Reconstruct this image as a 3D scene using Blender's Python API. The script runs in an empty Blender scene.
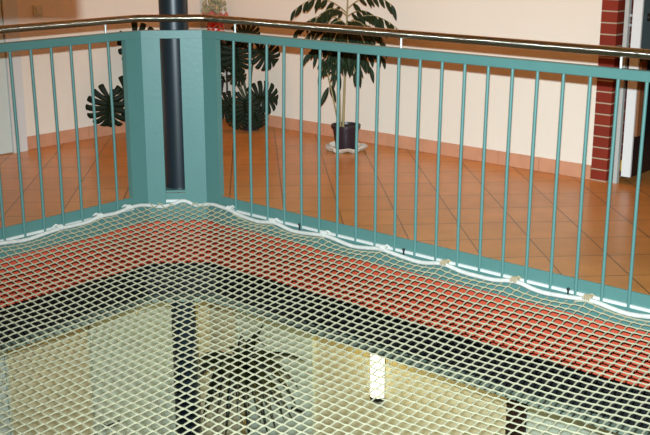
import bpy, math, random
from mathutils import Vector, Matrix
random.seed(7)
SC = bpy.context.scene
COL = SC.collection
S2 = 2 ** -.5
PI = math.pi
ZF = .065            # finished floor of the upper gallery
NR = 1.895           # back wall behind the right railing
NL = 1.732           # back wall behind the left railing
NE = .1195           # plane of the railings round the opening
ZL = -3.25           # floor of the storey below

def R(u, n, z):      # along the right railing (u), away from the opening (n)
    return Vector(((u + n) * S2, (n - u) * S2, z))
def L(v, n, z):      # the same for the left railing
    return Vector((-(v + n) * S2, (n - v) * S2, z))

# ------------------------------------------------------------------ materials
def mat(name, col, rough=.5, metal=0., noise=0., nscale=8., bump=0., bscale=60., emit=None, estr=0., spec=.5, coat=0.):
    m = bpy.data.materials.new(name); m.use_nodes = True
    nt = m.node_tree; b = nt.nodes['Principled BSDF']
    b.inputs['Base Color'].default_value = (*col, 1)
    b.inputs['Roughness'].default_value = rough
    b.inputs['Metallic'].default_value = metal
    b.inputs['Specular IOR Level'].default_value = spec
    b.inputs['Coat Weight'].default_value = coat
    tc = nt.nodes.new('ShaderNodeTexCoord')
    if noise:
        n = nt.nodes.new('ShaderNodeTexNoise'); n.inputs['Scale'].default_value = nscale; n.inputs['Detail'].default_value = 4
        r = nt.nodes.new('ShaderNodeMapRange'); r.inputs['To Min'].default_value = 1 - noise; r.inputs['To Max'].default_value = 1 + noise
        x = nt.nodes.new('ShaderNodeVectorMath'); x.operation = 'SCALE'; x.inputs[0].default_value = col
        nt.links.new(tc.outputs['Object'], n.inputs['Vector']); nt.links.new(n.outputs['Fac'], r.inputs['Value'])
        nt.links.new(r.outputs['Result'], x.inputs['Scale']); nt.links.new(x.outputs[0], b.inputs['Base Color'])
    if bump:
        n = nt.nodes.new('ShaderNodeTexNoise'); n.inputs['Scale'].default_value = bscale
        p = nt.nodes.new('ShaderNodeBump'); p.inputs['Strength'].default_value = bump; p.inputs['Distance'].default_value = .004
        nt.links.new(tc.outputs['Object'], n.inputs['Vector']); nt.links.new(n.outputs['Fac'], p.inputs['Height'])
        nt.links.new(p.outputs[0], b.inputs['Normal'])
    if emit:
        b.inputs['Emission Color'].default_value = (*emit, 1); b.inputs['Emission Strength'].default_value = estr
    return m

def tile_mat(name, c1, c2, mortar, w, h, off, size, rough, loc=(0, 0, 0), rot=(0, 0, 0), noise=.25):
    m = bpy.data.materials.new(name); m.use_nodes = True
    nt = m.node_tree; b = nt.nodes['Principled BSDF']; N = nt.nodes.new; K = nt.links.new
    tc = N('ShaderNodeTexCoord'); mp = N('ShaderNodeMapping')
    mp.inputs['Location'].default_value = loc; mp.inputs['Rotation'].default_value = rot
    br = N('ShaderNodeTexBrick'); br.offset = off; br.squash = 1
    br.inputs['Scale'].default_value = 1; br.inputs['Brick Width'].default_value = w; br.inputs['Row Height'].default_value = h
    br.inputs['Mortar Size'].default_value = size; br.inputs['Mortar Smooth'].default_value = .2; br.inputs['Bias'].default_value = 0
    br.inputs['Color1'].default_value = (*c1, 1); br.inputs['Color2'].default_value = (*c2, 1); br.inputs['Mortar'].default_value = (*mortar, 1)
    no = N('ShaderNodeTexNoise'); no.inputs['Scale'].default_value = 7; no.inputs['Detail'].default_value = 6
    mr = N('ShaderNodeMapRange'); mr.inputs['To Min'].default_value = 1 - noise; mr.inputs['To Max'].default_value = 1 + noise
    sc = N('ShaderNodeVectorMath'); sc.operation = 'SCALE'
    K(tc.outputs['Object'], mp.inputs['Vector']); K(mp.outputs[0], br.inputs['Vector']); K(tc.outputs['Object'], no.inputs['Vector'])
    K(no.outputs['Fac'], mr.inputs['Value']); K(br.outputs['Color'], sc.inputs[0]); K(mr.outputs['Result'], sc.inputs['Scale'])
    K(sc.outputs[0], b.inputs['Base Color'])
    bp = N('ShaderNodeBump'); bp.inputs['Strength'].default_value = .4; bp.inputs['Distance'].default_value = .003; bp.invert = True
    K(br.outputs['Fac'], bp.inputs['Height']); K(bp.outputs[0], b.inputs['Normal'])
    b.inputs['Roughness'].default_value = rough
    return m

M = {}
M['wall'] = mat('cream plaster', (.80, .72, .60), .9, noise=.03, nscale=3, bump=.15, bscale=90)
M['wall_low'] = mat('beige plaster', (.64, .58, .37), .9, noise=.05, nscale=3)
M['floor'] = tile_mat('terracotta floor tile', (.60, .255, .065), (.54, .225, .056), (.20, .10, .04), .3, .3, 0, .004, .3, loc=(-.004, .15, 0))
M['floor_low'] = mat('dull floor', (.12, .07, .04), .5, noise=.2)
M['red'] = mat('brick red edge paint', (.53, .068, .027), .7, noise=.12, nscale=14)
M['teal'] = mat('teal enamel paint', (.085, .198, .178), .42, noise=.07, nscale=9, bump=.12, bscale=45)
M['tealflange'] = mat('grey green flange paint', (.22, .27, .2), .6, noise=.2)
M['black'] = mat('black beam paint', (.006, .007, .008), .6)
M['pipe'] = mat('dark blue black pipe paint', (.010, .018, .023), .36, spec=.6)
M['steel'] = mat('polished steel', (.66, .61, .52), .17, 1.)
def brushed(name, ax):           # steel tube brushed round its girth: highlights run along the tube
    m = mat(name, (.40, .365, .28), .18, 1.); nt = m.node_tree; N = nt.nodes.new; K = nt.links.new
    g_ = N('ShaderNodeNewGeometry'); tc = N('ShaderNodeTexCoord')
    wn = N('ShaderNodeTexWhiteNoise'); wn.noise_dimensions = '3D'
    K(tc.outputs['Object'], wn.inputs['Vector'])
    a = N('ShaderNodeMath'); a.operation = 'MULTIPLY_ADD'; a.inputs[1].default_value = 2; a.inputs[2].default_value = -1
    K(wn.outputs['Value'], a.inputs[0])
    p = N('ShaderNodeMath'); p.operation = 'ABSOLUTE'; K(a.outputs[0], p.inputs[0])
    q = N('ShaderNodeMath'); q.operation = 'MULTIPLY'; K(a.outputs[0], q.inputs[0]); K(p.outputs[0], q.inputs[1])
    sc = N('ShaderNodeVectorMath'); sc.operation = 'SCALE'; sc.inputs[0].default_value = ax; K(q.outputs[0], sc.inputs['Scale'])
    ad = N('ShaderNodeVectorMath'); ad.operation = 'ADD'; K(g_.outputs['Normal'], ad.inputs[0]); K(sc.outputs[0], ad.inputs[1])
    no = N('ShaderNodeVectorMath'); no.operation = 'NORMALIZE'; K(ad.outputs[0], no.inputs[0])
    K(no.outputs[0], nt.nodes['Principled BSDF'].inputs['Normal'])
    return m
M['steel_left'] = brushed('brushed steel of the left rail', (S2, S2, 0))
M['steel_mid'] = brushed('brushed steel of the corner rail', (1, 0, 0))
M['steel_right'] = brushed('brushed steel of the right rail', (S2, -S2, 0))
M['white'] = mat('white paint', (.72, .74, .72), .45)
M['strip'] = mat('white strip', (.62, .62, .58), .5)
M['rope'] = mat('white rope', (.62, .60, .54), .9, noise=.2, nscale=40, bump=.8, bscale=160)
M['tie'] = mat('tan cord tie', (.42, .33, .2), .9, noise=.25, nscale=60)
M['net'] = mat('cream net cord', (.41, .385, .25), .85, noise=.12, nscale=20)
M['hook'] = mat('black hook', (.008, .008, .008), .5)
M['skirt'] = mat('pink terracotta skirting', (.58, .28, .16), .5, noise=.18, nscale=10)
M['brick'] = tile_mat('red clinker brick', (.24, .028, .012), (.20, .022, .010), (.42, .32, .22), 10, .0675, 0, .0045, .45, loc=(0, 0, .012), rot=(PI / 2, 0, 0), noise=.2)
M['doorgrey'] = mat('grey green door paint', (.58, .66, .54), .5, noise=.04)
M['doorwhite'] = mat('greenish white door paint', (.60, .68, .62), .5)
M['frame'] = mat('off white door frame paint', (.66, .67, .64), .5)
M['jamb'] = mat('grey white jamb', (.45, .47, .44), .5)
M['glass'] = mat('teal grey glazing', (.085, .125, .13), .25)
M['panel'] = mat('black door panel', (.006, .007, .009), .3)
M['darkroom'] = mat('wall darkened as unlit', (.012, .013, .016), .8)  # near black colour stands in for the missing light in that room
M['darkwood'] = mat('dark brown wood', (.028, .014, .008), .5)
M['wood'] = mat('brown wood', (.22, .085, .03), .5, noise=.2, nscale=25)
M['bracket'] = mat('brushed bright steel', (.72, .72, .68), .4, .3)
M['yellow'] = mat('yellow plastic', (.55, .36, .02), .5)
M['chrome'] = mat('chrome', (.75, .75, .74), .15, 1.)
M['switch'] = mat('switch plastic', (.62, .6, .46), .4)
M['leaf'] = mat('dark leaf green', (.006, .012, .004), .6, noise=.4, nscale=30, spec=.15)
M['ficus'] = mat('green leaf', (.012, .022, .006), .55, noise=.6, nscale=25, spec=.2)
M['lowleaf'] = mat('dark leaf', (.006, .012, .004), .5, noise=.4)
M['stem'] = mat('tan stem', (.3, .23, .1), .7, noise=.2, nscale=30)
M['gstem'] = mat('green stem', (.03, .05, .015), .6)
M['pot'] = mat('dark purple brown plastic', (.022, .012, .018), .4)
M['soil'] = mat('soil', (.02, .012, .008), .95)
M['foil'] = mat('crinkled white foil', (.68, .64, .55), .35, noise=.1, nscale=30, bump=.6, bscale=40)
M['redglass'] = mat('red glazed pot', (.45, .012, .012), .3)
M['pale'] = mat('pale glaze', (.7, .5, .42), .4)
M['dried'] = mat('dried grass flowers', (.34, .29, .16), .9, noise=.3, nscale=50)
M['pink'] = mat('pink dried flowers', (.5, .13, .09), .9, noise=.3, nscale=40)
M['blossom'] = mat('pink blossom', (.45, .05, .09), .6)
M['darkstand'] = mat('dark stand', (.016, .014, .015), .5)
M['lamp'] = mat('lit white lamp glass', (.9, .88, .8), .4, emit=(1, .93, .62), estr=2.2)
M['blocker'] = mat('bulkhead plaster', (.5, .45, .36), .9)

# ------------------------------------------------------------------ mesh helper
class MB:
    def __init__(s): s.v = []; s.f = []
    def add(s, vs, fs):
        o = len(s.v); s.v += [tuple(x) for x in vs]; s.f += [tuple(i + o for i in f) for f in fs]; return s
    def prism(s, poly, z0, z1):              # poly: list of (x, y), counter-clockwise
        n = len(poly)
        vs = [(x, y, z0) for x, y in poly] + [(x, y, z1) for x, y in poly]
        fs = [tuple(range(n))[::-1], tuple(range(n, 2 * n))] + [(i, (i + 1) % n, n + (i + 1) % n, n + i) for i in range(n)]
        return s.add(vs, fs)
    def rect(s, T, a0, a1, n0, n1, z0, z1, ch=0.):   # box in a railing frame T
        c = [T(a0, n0, 0), T(a1, n0, 0), T(a1, n1, 0), T(a0, n1, 0)]
        p = [(q.x, q.y) for q in c]
        ar = sum(p[i][0] * p[(i + 1) % 4][1] - p[(i + 1) % 4][0] * p[i][1] for i in range(4))
        if ar < 0: p = p[::-1]
        if ch <= 0: return s.prism(p, z0, z1)
        cx = sum(q[0] for q in p) / 4; cy = sum(q[1] for q in p) / 4
        def ins(d): 
            out = []
            for i in range(4):
                a = Vector(p[i]); e1 = (Vector(p[(i + 1) % 4]) - a).normalized(); e0 = (Vector(p[i - 1]) - a).normalized()
                out.append(a + e1 * d + e0 * d)
            return out
        rings = [[(*q, z0) for q in ins(ch)], [(*q, z0 + ch) for q in p], [(*q, z1 - ch) for q in p], [(*q, z1) for q in ins(ch)]]
        vs = [v for r in rings for v in r]
        fs = [(3, 2, 1, 0), (12, 13, 14, 15)]
        for k in range(3):
            for i in range(4):
                j = (i + 1) % 4; fs.append((4 * k + i, 4 * k + j, 4 * k + 4 + j, 4 * k + 4 + i))
        return s.add(vs, fs)
    def tube(s, pts, r, n=8, cap=True, rad=None):
        pts = [Vector(p) for p in pts]; m = len(pts); vs = []; fs = []
        up = None
        for i, p in enumerate(pts):
            d = (pts[min(i + 1, m - 1)] - pts[max(i - 1, 0)]).normalized()
            if up is None:
                up = d.orthogonal().normalized()
            up = (up - d * up.dot(d)).normalized(); w = d.cross(up)
            rr = rad[i] if rad else r
            for k in range(n):
                a = 2 * PI * k / n; vs.append(p + (up * math.cos(a) + w * math.sin(a)) * rr)
        for i in range(m - 1):
            for k in range(n):
                q = (k + 1) % n; fs.append((i * n + k, i * n + q, (i + 1) * n + q, (i + 1) * n + k))
        if cap: fs += [tuple(range(n))[::-1], tuple(range((m - 1) * n, m * n))]
        return s.add(vs, fs)
    def lathe(s, c, prof, n=28, wob=0.):     # prof: (r, z)
        vs = []; fs = []; m = len(prof)
        for r, z in prof:
            for k in range(n):
                a = 2 * PI * k / n
                q = r * (1 + wob * math.sin(a * 5 + z * 90) + wob * .7 * math.sin(a * 11 + 1))
                vs.append((c[0] + q * math.cos(a), c[1] + q * math.sin(a), c[2] + z + wob * .12 * math.sin(a * 7)))
        for i in range(m - 1):
            for k in range(n):
                q = (k + 1) % n; fs.append((i * n + k, i * n + q, (i + 1) * n + q, (i + 1) * n + k))
        fs += [tuple(range(n))[::-1], tuple(range((m - 1) * n, m * n))]
        return s.add(vs, fs)
    def ball(s, c, r, sc=(1, 1, 1), n=10, m=6):
        prof = [(max(1e-4, r * math.sin(PI * i / m)), -r * math.cos(PI * i / m)) for i in range(m + 1)]
        o = len(s.v); s.lathe((0, 0, 0), prof, n)
        for i in range(o, len(s.v)):
            x, y, z = s.v[i]; s.v[i] = (c[0] + x * sc[0], c[1] + y * sc[1], c[2] + z * sc[2])
        return s
    def build(s, name, m, parent=None, smooth=False, thick=0., sub=0):
        me = bpy.data.meshes.new(name); 
        off = Vector(parent.location) if parent is not None and parent.type == 'EMPTY' else Vector((0, 0, 0))
        if parent is not None and parent.type != 'EMPTY' and parent.parent is not None: off = Vector(parent.parent.location)
        me.from_pydata([tuple(Vector(v) - off) for v in s.v], [], s.f); me.update()
        me.materials.append(M[m] if isinstance(m, str) else m)
        if smooth: me.polygons.foreach_set('use_smooth', [True] * len(me.polygons))
        o = bpy.data.objects.new(name, me); COL.objects.link(o)
        if parent is not None: o.parent = parent
        if thick:
            md = o.modifiers.new('thick', 'SOLIDIFY'); md.thickness = thick; md.offset = 0
        if smooth:
            try:
                me.set_sharp_from_angle(angle=math.radians(50))
            except Exception: pass
        return o

def tag(o, label=None, cat=None, group=None, kind=None):
    if label: o['label'] = label
    if cat: o['category'] = cat
    if group: o['group'] = group
    if kind: o['kind'] = kind
    return o
def thing(name, loc, label, cat, group=None, kind=None):
    o = bpy.data.objects.new(name, None); COL.objects.link(o); o.location = loc; o.empty_display_size = .1
    return tag(o, label, cat, group, kind)
def struct(o, label, cat): return tag(o, label, cat, kind='structure')
def xy(v): return (v.x, v.y)

# ------------------------------------------------------------------ the setting
UE, VE = 4.4, 3.6
inn = NE + .014
cor = Vector(((NR - NL) * S2, (NR + NL) * S2))
def loop(n, e_u=UE, e_v=VE):                 # open edge line of the gallery: left end, chamfer, right end
    yy = (n - NE) * 1.0
    # chamfer line y = yy; meets right line x + y = n/S2
    xr = n / S2 - yy
    return [xy(L(e_v, n, 0)), (-xr, yy), (xr, yy), xy(R(e_u, n, 0))]
poly = loop(inn) + [xy(R(UE, NR + 1.6, 0)), xy(R(-3.6, NR + 1.6, 0)), ]
outer = [xy(R(UE, NR + 1.6, 0)), (cor.x, cor.y + 2.3), xy(L(VE, NL + .2, 0))]
b = MB().prism(loop(inn) + outer, -.1, ZF)
struct(b.build('floor', 'floor'), 'brown orange terracotta tiled gallery floor behind the teal railing', 'floor')
b = MB().prism(loop(NE + .012) + outer, -.36, -.101)
struct(b.build('trim_1', 'red'), 'red painted slab edge below the railing, seen through the net', 'slab edge')

def band(n0, n1, z0, z1):
    a = loop(n0); c = loop(n1)
    m = MB()
    for i in range(3):
        p = [a[i], a[i + 1], c[i + 1], c[i]]
        m.prism(p, z0, z1)
    return m
bm_ = MB()
for n0, n1, z0, z1 in ((NE + .005, NE + .19, -.378, -.361), (NE + .085, NE + .105, -.585, -.378)):
    q = band(n0, n1, z0, z1); bm_.add(q.v, q.f)
beam = struct(bm_.build('trim_2', 'black'), 'black steel edge beam under the red slab edge, seen through the net', 'beam')
fl = band(NE + .003, NE + .19, -.602, -.585).build('bottom_flange', 'tealflange', beam)
fl['label'] = 'grey green bottom flange'

# walls of the upper gallery
b = MB().prism([xy(R(-1.95, NR, 0)), xy(R(1.636, NR, 0)), xy(R(1.636, NR + .24, 0)), xy(R(-1.95, NR + .24, 0))], ZF, 2.899)
struct(b.build('wall_right', 'wall'), 'cream plaster wall behind the right railing', 'wall')
b = MB().rect(L, -1.80, VE, NL, NL + .2, ZF, 2.899)
struct(b.build('wall_left', 'wall'), 'cream plaster wall behind the left railing', 'wall')
b = MB().rect(R, 1.636, 1.738, NR - .006, NR + .24, ZF, 2.899)
struct(b.build('trim_3', 'brick'), 'red brick edge of the cream wall beside the glazed door', 'brick edge')
m = MB(); u = -1.72
while u < 1.63:
    m.rect(R, u, min(u + .297, 1.634), NR - .012, NR - .0005, ZF + .001, ZF + .088); u += .3
struct(m.build('baseboard_right', 'skirt'), 'pink terracotta skirting along the right wall', 'skirting')
m = MB(); v = -1.87
while v < -.15:
    m.rect(L, v, min(v + .297, -.138), NL - .012, NL - .0005, ZF + .001, ZF + .09); v += .3
struct(m.build('baseboard_left', 'skirt'), 'pink terracotta skirting along the left wall', 'skirting')

# glazed door at the right end
d = thing('door_1', R(1.80, NR, ZF), 'open white edged glazed door beyond the brick edge', 'door', kind='structure')
MB().rect(R, 1.779, 1.804, NR + .0, NR + .03, ZF, 2.3).build('door_frame', 'jamb', d)
leaf = MB().rect(R, 1.829, 1.886, NR + .001, NR + .016, ZF + .05, 2.25).build('door_leaf', 'white', d)
MB().rect(R, 1.834, 1.884, NR + .0165, NR + .95, .80, 2.25).build('glazing', 'glass', d)
MB().rect(R, 1.834, 1.884, NR + .0165, NR + .95, ZF + .05, .7995).build('lower_panel', 'panel', d)
MB().tube([R(1.884, NR + .075, 1.05), R(1.893, NR + .09, 1.05)], .022, 16).build('rosette', 'hook', d)
MB().tube([R(1.893, NR + .075, 1.05), R(1.925, NR + .07, 1.052), R(1.93, NR + .05, 1.053), R(1.93, NR + .02, 1.053)], .008, 8).build('handle', 'chrome', d, True)
for z in (1.005, 1.06):
    MB().rect(R, 1.8045, 1.8285, NR + .025, NR + .04, z - .007, z + .007).build('hinge', 'chrome', d)
MB().rect(R, 1.8085, 1.8285, NR + .03, NR + .05, ZF + .075, ZF + .14).build('door_stop', 'yellow', d)
MB().rect(R, 1.8845, 1.90, NR + .02, NR + .085, .36, .799).build('wooden_batten', 'wood', d)
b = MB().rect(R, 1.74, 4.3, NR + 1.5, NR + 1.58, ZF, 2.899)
struct(b.build('wall_back', 'darkroom'), 'wall coloured near black for the unlit room behind the glazed door', 'wall')

# white door at the left
d = thing('door_2', L(.3, NL, ZF), 'greenish white door at the far left of the gallery', 'door', kind='structure')
fr = MB().rect(L, -.137, -.03, NL - .035, NL - .0005, ZF, 2.2)
fr.rect(L, .93, 1.03, NL - .035, NL - .0005, ZF, 2.2); fr.rect(L, -.03, .93, NL - .035, NL - .0005, 2.1, 2.2)
fr.build('door_frame', 'frame', d)
MB().rect(L, -.024, .924, NL - .022, NL - .0005, ZF + .008, 2.095).build('door_leaf', 'doorwhite', d)
MB().tube([L(.85, NL - .022, 1.1), L(.85, NL - .07, 1.1), L(.73, NL - .07, 1.1)], .01, 8).build('handle', 'chrome', d, True)

b = MB().prism(loop(.6) + outer, 2.9, 3.1)
struct(b.build('ceiling', 'darkwood'), 'dark brown ceiling over the gallery', 'ceiling')
# light switch
t = thing('light_switch', L(-.316, NL, 1.0), 'small square light switch on the shaded left wall beside the white door', 'switch')
MB().rect(L, -.352, -.282, NL - .012, NL - .0005, .968, 1.042, .003).build('switch_plate', 'switch', t)
MB().rect(L, -.338, -.296, NL - .018, NL - .0121, .983, 1.027, .002).build('rocker', 'switch', t)

# storey below
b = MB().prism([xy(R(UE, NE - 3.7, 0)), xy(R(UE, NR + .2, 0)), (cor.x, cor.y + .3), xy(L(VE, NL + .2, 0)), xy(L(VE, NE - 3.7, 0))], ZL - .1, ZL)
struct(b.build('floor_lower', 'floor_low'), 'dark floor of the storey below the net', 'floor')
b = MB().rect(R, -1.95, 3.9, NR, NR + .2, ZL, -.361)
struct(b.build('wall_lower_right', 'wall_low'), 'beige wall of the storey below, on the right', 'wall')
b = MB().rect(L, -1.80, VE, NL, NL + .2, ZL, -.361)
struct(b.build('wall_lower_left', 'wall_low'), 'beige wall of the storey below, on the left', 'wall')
def low_door(k, T, N, a0, a1, lab, handle, m='doorgrey', fw=.02, fm='doorgrey'):
    d = thing('door_%d' % k, T((a0 + a1) / 2, N, ZL), lab, 'door', kind='structure')
    f = MB().rect(T, a0 - fw, a0, N - .03, N - .0005, ZL, ZL + 2.12).rect(T, a1, a1 + fw, N - .03, N - .0005, ZL, ZL + 2.12)
    f.rect(T, a0, a1, N - .03, N - .0005, ZL + 2.08, ZL + 2.12).build('door_frame', fm, d)
    MB().rect(T, a0 + .003, a1 - .003, N - .02, N - .0005, ZL + .01, ZL + 2.077).build('door_leaf', m, d)
    s = 1 if handle == a0 else -1; h = handle + s * .05
    MB().tube([T(h, N - .02, ZL + 1.06), T(h, N - .07, ZL + 1.06), T(h + s * .12, N - .07, ZL + 1.06)], .013, 8).build('handle', 'hook', d, True)
low_door(3, R, NR, -1.45, -.645, 'grey green door below the net behind the dark plant', -.645)
low_door(4, L, NL, -1.37, -.585, 'grey green door below the net left of the lower column', -.585)
low_door(5, R, NR, 1.29, 2.1, 'grey green door in a dark frame at the lower right under the net', 2.1, fw=.15, fm='darkwood')
low_door(6, L, NL, .17, 1.0, 'greenish door at the lower left edge under the net', 1.0, m='doorwhite')

# columns
t = thing('pipe_column', (.006, .147, ZF), 'dark blue black round pipe column behind the slotted teal corner panels', 'column')
MB().lathe((.006, .147, 0), [(.082, ZF + .012), (.082, 3.3)], 40).build('shaft', 'pipe', t, True)
MB().prism([(-.12, .03), (.13, .03), (.13, .27), (-.12, .27)], ZF + .0005, ZF + .012).build('base_plate', 'teal', t)
t = thing('pipe_column', (.006, .147, ZL), 'black round pipe column in the storey below, under the railing corner', 'column')
MB().lathe((.006, .147, 0), [(.08, ZL + .012), (.08, -.603)], 40).build('shaft', 'pipe', t, True)
MB().prism([(-.12, .03), (.13, .03), (.13, .27), (-.12, .27)], ZL + .0005, ZL + .012).build('base_plate', 'pipe', t)

# ------------------------------------------------------------------ railings
ZB, ZT, ZH = .956, 1.0, 1.066
SP = .1257
RU, RV = 30, 17
def railing(T, o, SP, n, end, lab):
    t = thing('railing', T(.2, NE, 0), lab, 'railing', 'teal railing panels round the opening')
    MB().rect(T, .11 + .119, end, NE - .0, NE + .04, ZB, ZT, .003).build('top_rail', 'teal', t)
    MB().rect(T, .11 + .119, end, NE + .004, NE + .0125, -.10, ZF).build('kick_plate', 'teal', t)
    st = MB().rect(T, .11 + .119, end, NE - .007, NE + .004, -.006, .008).build('fixing_strip', 'strip', t)
    st['label'] = 'white fixing strip'
    for i in range(n):
        a = o + SP * i
        MB().tube([T(a, NE - .004, -.012), T(a, NE - .004, .5), T(a, NE + .006, ZB + .001)], .0078, 10).build('baluster', 'teal', t, True)
    return t
railing(R, .3648, SP, RU - 1, 4.1, 'long teal metal railing with thin round bars right of the column')
railing(L, .3435, .1222, RV - 1, 2.3, 'teal metal railing with thin round bars left of the column')
# corner panels round the column
t = thing('corner_panel', (0, 0, 0), 'teal folded sheet metal corner post with a slot in front of the pipe column', 'railing post')
U0 = .119       # u of the fold
def fold(sx, xin, side):
    # sheet of 10 mm, L shaped in plan: chamfer leg + leg along the railing
    T = R if side > 0 else L
    a = .1690
    f0 = T(U0, NE, 0); f1 = T(U0 + .11, NE, 0); b1 = T(U0 + .11, NE + .035, 0)
    p = [(xin, -.001), (f0.x, -.001), (f1.x, f1.y), (b1.x, b1.y), (f0.x * .92, .035), (xin, .035)]
    if side < 0: p = p[::-1]
    return MB().prism(p, -.05, ZB - .0005)
fold(1, .046, 1).build('panel', 'teal', t); fold(-1, -.066, -1).build('panel', 'teal', t)
a0 = L(.229, NE, 0); a1 = L(.229, NE + .04, 0); f0 = L(U0, NE, 0); g0 = L(U0, NE, 0)
c0 = R(.229, NE, 0); c1 = R(.229, NE + .04, 0); h0 = R(U0, NE, 0)
MB().prism([xy(a0), (f0.x, -.001), (h0.x, -.001), xy(c0), xy(c1), (h0.x * .9, .04), (f0.x * .9, .04), xy(a1)], ZB, ZT).build('top_rail', 'teal', t)
MB().prism([(-.0655, .006), (.0455, .006), (.0455, .016), (-.0655, .016)], -.10, .067).build('kick_plate', 'teal', t)
o = MB().prism([(-.0655, -.004), (.0455, -.004), (.0455, .006), (-.0655, .006)], .014, .03).build('fixing_strip', 'strip', t); o['label'] = 'white fixing strip'
# lower teal edge under the panels
MB().prism([xy(L(.229, NE + .004, 0)), (-.165, .004), (.165, .004), xy(R(.229, NE + .004, 0)), xy(R(.229, NE + .0125, 0)), (.158, .012), (-.158, .012), xy(L(.229, NE + .0125, 0))], -.10, -.052).build('edge_plate', 'teal', t)

# handrail
t = thing('handrail', (0, 0, ZH), 'polished round steel handrail running above the teal railing', 'handrail')
HR = NE + .02
hy = (HR - NE)
kl = L(U0 + .008, HR, ZH); kr = R(U0 + .008, HR, ZH)
pts = [L(2.3, HR, ZH), L(.6, HR, ZH), L(.175, HR, ZH), Vector((kl.x * .9, kl.y + .014, ZH)), Vector((0, .022, ZH)), Vector((kr.x * .9, kr.y + .014, ZH)), R(.175, HR, ZH), R(.6, HR, ZH), R(4.1, HR, ZH)]
pts = [L(2.3, HR, ZH), Vector((kl.x, kl.y + .006, ZH)), Vector((kr.x, kr.y + .006, ZH)), R(4.1, HR, ZH)]
for i in range(3):
    MB().tube([pts[i], pts[i + 1]], .0205, 64).build('rail_tube', ('steel_left', 'steel_mid', 'steel_right')[i], t, True)
for q in pts[1:3]:
    MB().ball(q, .0205, n=20, m=12).build('rail_joint', 'steel', t, True)
for T, o, sp, ks in ((R, .3648, SP, (0, 9, 18, 27)), (L, .3435, .1222, (0, 9))):
    for k in ks:
        a = o + sp * k
        MB().tube([T(a, HR, ZT + .0005), T(a, HR, ZH - .019)], .0055, 10).build('bracket', 'bracket', t, True)

# ------------------------------------------------------------------ safety net with its border rope
NET0 = NE - .03
SPAN = 3.75
KN_R = [.20, .329, .674, 1.045, 1.439, 1.812, 2.202, 2.57, 2.95, 3.33, 3.7]
KN_L = [.15, .282, .485, .751, 1.15, 1.52, 1.9, 2.28, 2.66, 3.05, 3.4, 3.7]
def sagat(u, K, d):
    for a, c in zip(K, K[1:]):
        if a <= u <= c:
            w = c - a; f = (u - a) / w
            return math.sin(PI * f) ** .8 * d * min(1.3, w / .37)
    return 0
def rope_z(T, u):
    if T is R: return .0 - sagat(u, KN_R, .026) + (.02 * max(0, 1 - (u - .2) / .35) if u > .2 else .02)
    return .004 - sagat(u, KN_L, .02) + (.02 * max(0, 1 - (u - .2) / .5) if u > .2 else .02)
def g(d):
    d = min(max(d, 0), SPAN); k = .85
    return (1 - math.exp(-d / k)) * (1 - math.exp(-(SPAN - d) / k))
SAG = .26
def netpos(a, b):            # a, b: distance out from the right / left railing plane
    x = (a - b) * S2; y = (a + b) * S2
    u = (x - y) * S2; v = -(x + y) * S2
    dR = NET0 - a; dL = NET0 - b
    z = -.012 - SAG * g(dR) * g(dL)
    z += rope_z(R, u) * math.exp(-dR / .07) + rope_z(L, v) * math.exp(-dL / .07)
    dc = -.02 - y
    if dc < .3 and abs(x) < .3: z += .015 * math.exp(-max(dc, 0) / .08)
    z += .004 * math.sin(a * 9 + b * 4) * math.sin(b * 7)
    return Vector((x, y, z))
PX, PY = .066, .069          # width and depth of one mesh
net = thing('safety_net', (0, 0, 0), 'cream diamond mesh safety net stretched across the stairwell opening', 'net')
m = MB()
def clear(x, y):             # smallest distance inside the border
    a = (x + y) * S2; b = (y - x) * S2
    return min(NET0 - .004 - a, NET0 - .004 - b, -.022 - y, a - NET0 + 3.6, b - NET0 + 3.6, y + 4.75)
def netxy(x, y): return netpos((x + y) * S2, (y - x) * S2)
PROF = ((0, 0), (.22, .13), (.5, .5), (.78, .87))     # the cords run side by side for a little at each joint
for sg in (-1, 1):
    for i in range(-190, 191):
        run = []; last = None
        for j in range(0, 140):
            done = False
            for fx, fy in PROF:
                x = sg * (j + fx) * PX / 2 + i * PX; y = -(j + fy) * PY / 2
                ins = clear(x, y) > 0
                if last is not None and ins != (clear(*last) > 0):
                    p0, p1 = (last, (x, y)) if ins else ((x, y), last)
                    for _ in range(12):
                        q = ((p0[0] + p1[0]) / 2, (p0[1] + p1[1]) / 2)
                        if clear(*q) > 0: p1 = q
                        else: p0 = q
                    run.append(netxy(*p1))
                if ins:
                    run.append(netxy(x, y) + Vector((0, 0, .001 * sg)))
                last = (x, y)
        if len(run) > 2: m.tube(run, .0034, 5, cap=False)
m.build('netting', 'net', net, True)
# short hangers between netting and rope along the edges are part of the border
m = MB()
pts = []
for k in range(150):
    v = 3.7 - k * (3.7 - .16) / 149; pts.append(L(v, NET0 + .006, rope_z(L, v) + .003 * math.sin(v * 31)))
for k in range(1, 24):
    f = k / 24; x = -.17 + .34 * f
    zz = .02 + .028 * math.exp(-((x - .035) / .035) ** 2) - .014 * math.exp(-((x + .1) / .06) ** 2) - .012 * math.exp(-((x - .12) / .05) ** 2)
    pts.append(Vector((x, -.016, zz - .014)))
for k in range(150):
    u = .16 + k * (3.7 - .16) / 149; pts.append(R(u, NET0 + .006, rope_z(R, u) + .003 * math.sin(u * 29)))
sm = []
for i in range(len(pts)):
    q = [pts[j] for j in range(max(0, i - 2), min(len(pts), i + 3))]
    sm.append(sum(q, Vector()) / len(q))
rope = MB().tube(sm, .0108, 10).build('border_rope', 'rope', net, True)
rope['label'] = 'white border rope tied along the railing foot'
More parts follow.
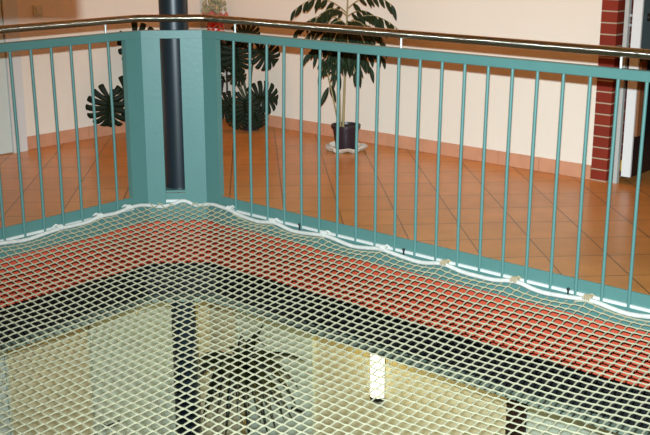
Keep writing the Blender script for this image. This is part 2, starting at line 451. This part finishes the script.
for T, K in ((R, KN_R[1:]), (L, KN_L[1:])):
    for u in K:
        q = T(u, NET0 + .008, rope_z(T, u)); e = (T(1, 0, 0) - T(0, 0, 0))
        kk = MB()
        for s in (-.014, -.005, .005, .014):
            w = T(0, 1, 0) - T(0, 0, 0)
            ring = [q + e * (s + .004 * math.sin(2 * PI * k / 10)) + (w * math.cos(2 * PI * k / 10) + Vector((0, 0, 1)) * math.sin(2 * PI * k / 10)) * .0125 for k in range(11)]
            kk.tube(ring, .0042, 6)
        kk.tube([q + Vector((0, 0, .01)), q + w * .014 + e * .012 + Vector((0, 0, .016)), q + w * .02 + e * .03 + Vector((0, 0, .004))], .004, 6)
        kk.build('rope_tie', 'tie' if T is R and u > 1.7 else 'rope', net, True)
for T, u in ((R, .86), (R, 1.56), (R, 2.47)):
    q = T(u, NET0 + .017, -.006)
    MB().tube([q + Vector((0, 0, .02)), q + Vector((0, 0, -.02))], .0045, 8).ball(q + Vector((0, 0, .02)), .008).build('hook', 'hook', net, True)

# ------------------------------------------------------------------ wall lamp below
t = thing('wall_lamp', R(.024, NR, -1.87), 'lit white half round wall lamp on the beige wall below the net', 'lamp')
def half(r, z0, z1, n0=NR - .001):
    c = [R(.024 + r * math.cos(PI * k / 14), n0 - r * math.sin(PI * k / 14) * 1.0, 0) for k in range(15)]
    p = [xy(q) for q in c]
    ar = sum(p[i][0] * p[(i + 1) % 15][1] - p[(i + 1) % 15][0] * p[i][1] for i in range(15))
    if ar < 0: p = p[::-1]
    return MB().prism(p, z0, z1)
half(.058, -1.845, -1.44, NR - .02).build('lamp_glass', 'lamp', t)
half(.06, -1.872, -1.846, NR - .02).build('end_cap', 'hook', t)
MB().rect(R, -.03, .078, NR - .0195, NR - .0005, -1.87, -1.45).build('back_plate', 'white', t)

# ------------------------------------------------------------------ plants
def leaf_blade(m, base, d, nrm, ln, w, droop=.25, segs=6, cup=.15):
    d = Vector(d).normalized(); nrm = Vector(nrm); nrm = (nrm - d * nrm.dot(d)).normalized(); s = d.cross(nrm)
    vs = []; fs = []
    for i in range(segs + 1):
        t = i / segs
        p = Vector(base) + d * ln * t - Vector((0, 0, 1)) * droop * ln * t * t
        ww = w * .5 * max(.04, math.sin(PI * min(1, t * .93 + .03)) ** .8 * (1 - .25 * t))
        vs += [p - s * ww + nrm * ww * cup, p, p + s * ww + nrm * ww * cup]
    for i in range(segs):
        o = 3 * i; fs += [(o, o + 1, o + 4, o + 3), (o + 1, o + 2, o + 5, o + 4)]
    m.add(vs, fs)

def monstera_leaf(m, c, d, nrm, size):
    # c: where the stalk joins; d: midrib direction; nrm: upper side
    d = Vector(d).normalized(); nrm = Vector(nrm); nrm = (nrm - d * nrm.dot(d)).normalized(); s = d.cross(nrm)
    def pt(x, y):
        r2 = x * x + (y - .35) ** 2
        return Vector(c) + (s * x + d * y - nrm * (.22 * r2 - .10 * abs(x))) * size
    def outline(t):          # t: 0 tip .. 1 base, one side, returns x, y
        a = t * PI * .93
        r = .60 - .06 * math.cos(a) + .05 * math.sin(2 * a)
        return math.sin(a) * r * 1.1, .38 + math.cos(a) * (r + .05)
    nl = 7
    for sg in (-1, 1):
        for k in range(nl):
            t0 = (k + .0) / nl; t1 = (k + 1.) / nl
            gp = .18 if k else .08
            rows = []
            for q in range(7):
                f = q / 6                      # from the midrib to the margin
                sh = gp * (t1 - t0) * max(0, (f - .30) / .7) ** .6
                ta = t0 + (sh if k else 0); tb = t1 - sh
                tip = 1 - .0 * f
                yb = lambda t: .72 - .66 * t   # root on the midrib
                row = []
                for h in range(4):
                    t = ta + (tb - ta) * h / 3
                    ox, oy = outline(t)
                    ff = f * (1 - .05 * abs(h - 1.5) / 1.5) if q == 6 else f
                    y0 = yb(t)
                    bow = .09 * math.sin(PI * f) * (1 if t < .6 else .6)
                    row.append(pt(sg * ox * ff, y0 + (oy - y0) * ff + bow * .5))
                rows.append(row)
            vs = [p for r in rows for p in r]; fs = []
            for q in range(6):
                for h in range(3):
                    o = q * 4 + h; fs.append((o, o + 1, o + 5, o + 4))
            m.add(vs, fs)

def potted(base, r, h, rim='pot'):
    return [(r * .72, 0), (r * .78, h * .3), (r * .94, h * .88), (r * 1.03, h * .88), (r * 1.05, h), (r * .95, h), (r * .92, h * .9)]

def pot_parts(t, base, r, h, m='pot'):
    pr = potted(base, r, h)
    MB().lathe(base, pr, 32).build('pot', m, t, True)
    MB().lathe((base[0], base[1], base[2] + h * .86), [(r * .9, 0), (r * .9, h * .05)], 24).build('soil', 'soil', t)

VIEW = Vector((.06, -1, .12))        # towards the opening
# monstera behind the left railing (its pot stands behind the corner panels)
mb0 = (-.22, 1.74, ZF)
t = thing('potted_monstera', mb0, 'potted monstera whose big split leaf shows through the left railing', 'plant', 'potted monsteras by the walls')
pot_parts(t, (mb0[0], mb0[1], ZF), .13, .2)
def monstera_leaves(t, root, specs, bend):
    for c, d, n, sz in specs:
        lv = MB(); monstera_leaf(lv, c, d, n, sz)
        b0 = Vector(root) + Vector((0, 0, .15)); cc = Vector(c)
        mid = (b0 + cc) / 2 + Vector(bend)
        lf = lv.build('leaf', 'leaf', t, True, thick=.0015)
        MB().tube([b0 * (1 - f) ** 2 + mid * 2 * f * (1 - f) + cc * f * f for f in [i / 8 for i in range(9)]], .006, 7).build('stalk', 'gstem', t, True)
monstera_leaves(t, mb0, (((-.570, 1.62, .405), (-.12, 0, -1), (.1, -1, .2), .25), ((-.49, 1.70, .43), (.85, 0, -.6), (.15, -1, .2), .25),
    ((-.42, 1.86, .80), (.5, .1, -.8), (.3, -1, .3), .26), ((-.20, 1.70, .66), (.5, -.1, -.6), (0, -1, .6), .28), ((-.28, 1.62, .72), (-.1, -.3, -.6), (0, -1, .8), .26)), (0, .04, .1))

# big monstera right of the column
mb1 = (.43, 1.98, ZF)
t = thing('potted_monstera', mb1, 'dark bushy monstera with split leaves just right of the corner panels', 'plant', 'potted monsteras by the walls')
pot_parts(t, mb1, .085, .13)
monstera_leaves(t, mb1, (((.325, 1.88, .72), (.12, 0, -1), (.05, -1, .25), .21), ((.48, 1.88, .69), (.8, 0, -.6), (.1, -1, .35), .19),
    ((.333, 1.90, .80), (.9, -.1, -.1), (0, -1, .7), .18), ((.24, 1.92, .71), (-.2, 0, -1), (-.1, -1, .3), .20), ((.29, 1.90, .50), (.7, 0, -.3), (0, -1, .6), .12),
    ((.442, 1.84, .342), (.95, 0, -.15), (.1, -1, .3), .20), ((.385, 1.80, .335), (.05, 0, -1), (0, -1, .3), .19),
    ((.32, 1.84, .32), (-.7, 0, -.7), (0, -1, .5), .17), ((.45, 1.80, .235), (.4, 0, -1), (0, -1, .4), .14), ((.35, 1.82, .23), (-.3, 0, -1), (0, -1, .4), .14)), (-.03, .05, .06))

# slender tree in a pot on a crinkled white saucer
fb = (1.08, 1.165, ZF)
t = thing('potted_tree', (fb[0], fb[1], ZF + .02), 'tall slender potted tree with drooping leaves in the middle behind the right railing', 'plant')
MB().lathe(fb, [(.1, .001), (.125, .006), (.145, .03), (.138, .034), (.112, .016), (.09, .012)], 44, wob=.05).build('foil_saucer', 'foil', t, True)['label'] = 'crinkled white foil saucer'
pot_parts(t, (fb[0], fb[1], ZF + .014), .097, .165)
st = MB(); lf = MB()
top = Vector((fb[0] - .0, fb[1], 1.08))
def arc(p, q, lift, n=9):
    p = Vector(p); q = Vector(q); mid = (p + q) / 2 + Vector((0, 0, lift))
    return [p * (1 - f) ** 2 + mid * 2 * f * (1 - f) + q * f * f for f in [i / (n - 1) for i in range(n)]]
z0 = ZF + .15
s1 = arc((fb[0] - .02, fb[1], z0), (fb[0] + .01, fb[1] + .01, 1.12), 0); st.tube(s1, .008, 8, rad=[.0095 - .0005 * i for i in range(9)])
s2 = arc((fb[0] - .045, fb[1] - .01, z0), (fb[0] - .14, fb[1], .66), .02); st.tube(s2, .005, 8)
s3 = arc((fb[0] - .035, fb[1] + .01, z0), (fb[0] - .06, fb[1] + .03, .95), 0); st.tube(s3, .006, 8)
rnd = random.Random(3)
def frond(p, q, lift, n, ln, w):
    pts = arc(p, q, lift, n + 2); st.tube(pts, .003, 5)
    for i in range(1, n + 2):
        d = (pts[i] - pts[i - 1]).normalized()
        side = d.cross(Vector((0, 0, 1))).normalized()
        for s in ((-1, 1) if i < n + 1 else (0,)):
            dd = d * .55 + side * s * .55 + Vector((rnd.uniform(-.15, .15), rnd.uniform(-.1, .1), -.75 + rnd.uniform(-.2, .25)))
            leaf_blade(lf, pts[i], dd, Vector((rnd.uniform(-.3, .3), -.9, .5)), ln * rnd.uniform(.8, 1.15), w * rnd.uniform(.85, 1.15), droop=.15)
cx, cy = fb[0], fb[1]
for (sx, sy, sz), (ex, ey, ez), lift, n in (
    ((0, 0, 1.08), (-.34, .02, 1.10), .16, 7), ((0, 0, 1.10), (.30, -.02, 1.13), .14, 6), ((0, 0, 1.06), (-.22, -.1, 1.02), .14, 6),
    ((0, 0, 1.05), (.24, .03, 1.00), .13, 6), ((0, 0, 1.0), (-.28, .05, .90), .12, 6), ((0, 0, 1.0), (.25, -.05, .88), .13, 6),
    ((0, 0, .98), (.10, -.22, .90), .1, 6), ((0, 0, .98), (-.12, -.2, .86), .1, 6), ((0, 0, .97), (.08, .2, .9), .1, 6), ((0, 0, .97), (-.08, .2, .9), .1, 6),
    ((0, 0, .94), (-.20, .0, .80), .08, 5), ((0, 0, .94), (.17, .02, .80), .09, 5), ((-.05, 0, .93), (-.06, -.12, .78), .05, 5), ((0, 0, 1.0), (-.15, -.1, .95), .1, 6), ((0, 0, .88), (-.17, -.05, .70), .08, 5), ((0, 0, .88), (.16, -.05, .72), .08, 5), ((0, 0, .86), (.05, -.12, .70), .07, 5), ((0, 0, .86), (-.08, -.1, .68), .07, 5), ((0, 0, .9), (-.26, .03, .80), .1, 6), ((0, 0, .9), (.25, .02, .78), .1, 6), ((0, 0, .86), (.10, .06, .66), .07, 5), ((0, 0, 1.0), (.15, -.12, .95), .1, 6), ((0, 0, .96), (-.2, -.08, .86), .1, 6), ((0, 0, .96), (.2, -.1, .84), .1, 6), ((0, 0, .95), (0, -.16, .84), .09, 6), ((0, 0, .95), (-.1, .1, .80), .08, 6), ((0, 0, .95), (.12, .06, .8), .08, 6), ((-.02, 0, 1.02), (-.32, .1, .96), .13, 7), ((.02, 0, 1.02), (.33, -.05, .98), .12, 7), ((0, 0, .93), (.07, -.1, .76), .05, 5), ((0, 0, .93), (.02, .0, .74), .02, 4)):
    frond((cx + sx, cy + sy, sz - .08), (cx + ex, cy + ey, ez - .08), lift, n, .088, .030)
for _ in range(150):
    a_ = rnd.uniform(0, 2 * PI); q_ = rnd.uniform(-1, 1); r_ = (1 - q_ * q_) ** .5 * rnd.uniform(.3, 1)
    leaf_blade(lf, (cx - .01 + .21 * r_ * math.cos(a_), cy + .14 * r_ * math.sin(a_), .80 + .15 * q_), (math.cos(a_) * .6, math.sin(a_) * .5, rnd.uniform(-1.1, -.3)), (rnd.uniform(-.3, .3), -.9, .5), rnd.uniform(.06, .09), .027, droop=.15)
for p, d, ln in (((cx - .14, cy, .66), (-.2, 0, -.5), .1), ((cx - .11, cy, .52), (.35, 0, -1), .12), ((cx - .12, cy, .50), (-.45, -.1, -1), .13), ((cx - .10, cy, .60), (-.9, 0, -.1), .08), ((cx - .06, cy - .01, .62), (.15, 0, -1), .13), ((cx - .14, cy, .64), (.3, 0, .3), .09)):
    leaf_blade(lf, p, d, (.1, -1, .2), ln, .04, droop=.05)
st.build('stems', 'stem', t, True); lf.build('foliage', 'ficus', t, True, thick=.001)

# flowers in the corner: stand, vase with dried flowers, dark flowering plant on the shelf
sx, sy = .170, 2.345
t = thing('plant_stand', (sx, sy, ZF), 'narrow dark plant stand in the wall corner beside the post', 'stand')
MB().prism([(sx - .085, sy - .085), (sx + .085, sy - .085), (sx + .085, sy + .085), (sx - .085, sy + .085)], .66, .68).build('top', 'darkstand', t)
MB().prism([(sx - .082, sy - .085), (sx + .082, sy - .085), (sx + .082, sy + .082), (sx - .082, sy + .082)], .27, .285).build('shelf', 'pale', t)['label'] = 'pale lower shelf'
for ax in (-.078, .078):
    for ay in (-.078, .078):
        MB().tube([(sx + ax, sy + ay, ZF + .0005), (sx + ax, sy + ay, .66)], .006, 8).build('leg', 'darkstand', t, True)
t = thing('flower_vase', (sx, sy, .6805), 'red vase of pale dried flowers on the dark stand in the corner', 'vase')
MB().lathe((sx, sy, .6805), [(.045, 0), (.062, .03), (.068, .09), (.066, .13), (.06, .155)], 24).build('vase', 'redglass', t, True)
dm = MB()
for k in range(3):
    a = [(sx + .069 * math.cos(q), sy + .069 * math.sin(q), .768 + .012 * math.sin(q * 5 + k) + k * .02) for q in [-PI + .2 + i * (PI - .4) / 20 for i in range(21)]]
    dm.tube(a, .003, 5)
dm.build('glaze_pattern', 'pale', t, True)
d1 = MB(); d2 = MB()
for k in range(230):
    th = rnd.uniform(0, 2 * PI); hh = rnd.random()
    rr = .098 * math.sin(PI * (.25 + .7 * hh)) * rnd.uniform(.3, 1)
    z = .835 + .26 * hh
    (d2 if hh < .3 else d1).ball((sx + rr * math.cos(th), sy - .0 + rr * math.sin(th) * .75, z), rnd.uniform(.008, .016), (1, 1, 1.3), 6, 4)
d1.build('dried_flowers', 'dried', t, True); d2.build('flowers', 'pink', t, True)
t = thing('flowering_plant', (sx, sy, .2855), 'dark leafy plant with a pink blossom on the stand shelf in the corner', 'plant')
pot_parts(t, (sx, sy, .2855), .06, .1)
lf = MB()
for k in range(70):
    th = rnd.uniform(0, 2 * PI); h = rnd.uniform(.40, .62)
    leaf_blade(lf, (sx + .02 * math.cos(th), sy + .02 * math.sin(th), h), (math.cos(th), math.sin(th), rnd.uniform(-.6, .5)), (0, -.3, 1), rnd.uniform(.05, .072), .04, droop=.3)
lf.tube([(sx, sy, .37), (sx, sy, .62)], .005, 6)
lf.build('foliage', 'leaf', t, True, thick=.001)
bl = MB()
for k in range(7):
    a = 2 * PI * k / 7; bl.ball((sx + .015 + .014 * math.cos(a), sy - .09, .585 + .014 * math.sin(a)), .010, (1, .6, 1), 8, 5)
bl.build('blossom', 'blossom', t, True)

# strap-leaved plant on the floor below
pb = R(-.80, 1.25, ZL)
t = thing('potted_dracaena', pb, 'dark spiky plant with arching strap leaves standing below the net', 'plant')
pot_parts(t, tuple(pb), .17, .3)
crown = pb + Vector((0, 0, 1.62))
MB().tube([pb + Vector((0, 0, .25)), pb + Vector((.02, 0, .7)), crown], .022, 10).build('trunk', 'stem', t, True)
lf = MB()
def strap(p, q, lift, w):
    pts = arc(p, q, lift, 12); vs = []; fs = []
    for i, c in enumerate(pts):
        d = (pts[min(i + 1, 11)] - pts[max(i - 1, 0)]).normalized(); s = d.cross(Vector((.1, -.6, .8))).normalized()
        f = i / 11; ww = w * (.45 + .55 * math.sin(PI * min(1, f * .9 + .1))) * (1 - f ** 4 * .9)
        vs += [c - s * ww, c, c + s * ww]
    for i in range(11):
        o = 3 * i; fs += [(o, o + 1, o + 4, o + 3), (o + 1, o + 2, o + 5, o + 4)]
    lf.add(vs, fs)
vx = Vector((.93, -.06, 0)); vy = Vector((0, 0, 1)); vd = Vector((.3, -1, 0)).normalized()
for e in ((.16, .36, .1, .05), (.48, .07, .1, .16), (.26, .08, -.2, .2), (-.12, .18, .1, .05), (-.38, -.08, .1, .2), (-.52, -.30, .0, .3), (-.36, -.36, .2, .3), (-.22, -.45, .3, .3), (-.05, -.45, .35, .3), (.12, -.45, .3, .3), (.28, -.36, .2, .3),
          (.42, -.30, .1, .32), (.36, -.06, .3, .22), (-.25, .02, .2, .15), (.02, .10, .4, .1), (-.15, -.2, .4, .25), (.2, -.2, .4, .25), (0, -.25, .5, .3), (-.44, -.2, -.2, .3), (.1, -.1, .45, .2), (-.1, -.05, .4, .18), (.4, -.15, -.2, .3), (-.3, -.5, -.1, .4), (.05, .22, -.1, .08), (-.3, -.25, .35, .25), (.3, -.3, .35, .25), (-.08, -.35, .48, .3), (.12, -.32, .5, .3)):
    strap(crown + Vector((0, 0, rnd.uniform(-.06, .04))), crown + vx * e[0] + vy * e[1] + vd * e[2], e[3], .032)
lf.build('leaves', 'lowleaf', t, True, thick=.0015)

# ------------------------------------------------------------------ camera
th, ph, ps, f = .2669, -.0004, -.0678, 1078.77
fw = Vector((-math.sin(ps) * math.cos(th), math.cos(ps) * math.cos(th), -math.sin(th)))
rt = Vector((math.cos(ps), math.sin(ps), 0)); up = rt.cross(fw)
rt, up = rt * math.cos(ph) + up * math.sin(ph), up * math.cos(ph) - rt * math.sin(ph)
C0 = Vector((.4425, -6.1067, 1.5785))
cd = bpy.data.cameras.new('camera'); cam = bpy.data.objects.new('camera', cd); COL.objects.link(cam)
cd.sensor_fit = 'HORIZONTAL'; cd.sensor_width = 36; cd.lens = f / 650 * 36; cd.clip_start = .05; cd.clip_end = 60
cam.matrix_world = Matrix(((rt.x, up.x, -fw.x, C0.x), (rt.y, up.y, -fw.y, C0.y), (rt.z, up.z, -fw.z, C0.z), (0, 0, 0, 1)))
SC.camera = cam

# ------------------------------------------------------------------ light
def area(name, loc, look, size, power, col, sy=None):
    l = bpy.data.lights.new(name, 'AREA'); l.energy = power; l.color = col; l.size = size
    if sy: l.shape = 'RECTANGLE'; l.size_y = sy
    o = bpy.data.objects.new(name, l); COL.objects.link(o); o.location = loc
    o.rotation_euler = (Vector(look) - Vector(loc)).to_track_quat('-Z', 'Y').to_euler()
    return o
FL = C0 + Vector((0.0, 0.0, .118))
sl = bpy.data.lights.new('camera_flash', 'SPOT'); sl.energy = 2250; sl.color = (.78, .93, 1.0); sl.shadow_soft_size = .015
sl.spot_size = math.radians(62); sl.spot_blend = 1.0
so = bpy.data.objects.new('camera_flash', sl); COL.objects.link(so); so.location = FL
so.rotation_euler = (Vector((1.15, .2, -.35)) - FL).to_track_quat('-Z', 'Y').to_euler()
WARM = (1, .30, .008)
for T, u, ln, pw in ((R, 1.2, 5.2, 30), (L, .8, 4.6, 17)):          # wall washers along the gallery ceiling
    q = T(u, .9, 2.8); t_ = T(u, 1.9, 2.55)
    ex = (T(1, 0, 0) - T(0, 0, 0)).normalized(); ez = (q - t_).normalized(); ey = ez.cross(ex)
    o = area('gallery_wall_washer', q, t_, ln, pw, WARM, .12)
    o.rotation_euler = Matrix((ex, ey, ez)).transposed().to_euler()
area('handrail_glint_light', R(1.0, -1.9, 2.8), R(1.0, -1.9, 0), 5.2, 4, (1, .78, .38), .12).rotation_euler = (0, 0, -PI / 4)  # both strips are added to draw a bright line along the handrail
area('handrail_glint_light', L(.65, -1.9, 2.8), L(.65, -1.9, 0), 4.7, 2.5, (1, .75, .30), .12).rotation_euler = (0, 0, PI / 4)
area('gallery_downlight', R(1.2, 1.6, 2.85), R(1.2, 1.6, 0), 5.2, 9, WARM, .1).rotation_euler = (0, 0, -PI / 4)
area('gallery_downlight', L(.8, 1.45, 2.85), L(.8, 1.45, 0), 4.4, 7, WARM, .1).rotation_euler = (0, 0, PI / 4)
area('lower_fill', R(.3, .7, -.62), R(.3, 1.3, -2.2), .8, 20, (1, .9, .48))  # added fill lights that brighten the walls of the storey below
area('lower_fill', L(.5, .7, -.62), L(.5, 1.3, -2.2), .8, 1, (1, .88, .45))
pl = bpy.data.lights.new('wall_lamp_bulb', 'POINT'); pl.energy = 5; pl.color = (1, .72, .12); pl.shadow_soft_size = .03
po = bpy.data.objects.new('wall_lamp_bulb', pl); COL.objects.link(po); po.location = R(.024, NR - .05, -1.36)

# unseen board added left of the viewer to keep flash off the left wall
def onleft(v, z): return FL.lerp(L(v, NL, z), .25)
pA = onleft(-.62, .90)
pw = 1.6
m = MB().prism([(pA.x, pA.y), (pA.x, pA.y + .06), (pA.x - pw, pA.y + .06), (pA.x - pw, pA.y)], pA.z, 3.1)
struct(m.build('shade_board', 'blocker'), 'unseen board added to shade the left wall from the flash', 'downstand')

w = bpy.data.worlds.new('world'); SC.world = w; w.use_nodes = True
bg = w.node_tree.nodes['Background']; bg.inputs['Color'].default_value = (1, .62, .34, 1); bg.inputs['Strength'].default_value = .02
SC.view_settings.view_transform = 'Standard'; SC.view_settings.look = 'None'
SC.view_settings.exposure = 0; SC.view_settings.gamma = 1; SC.view_settings.use_curve_mapping = False
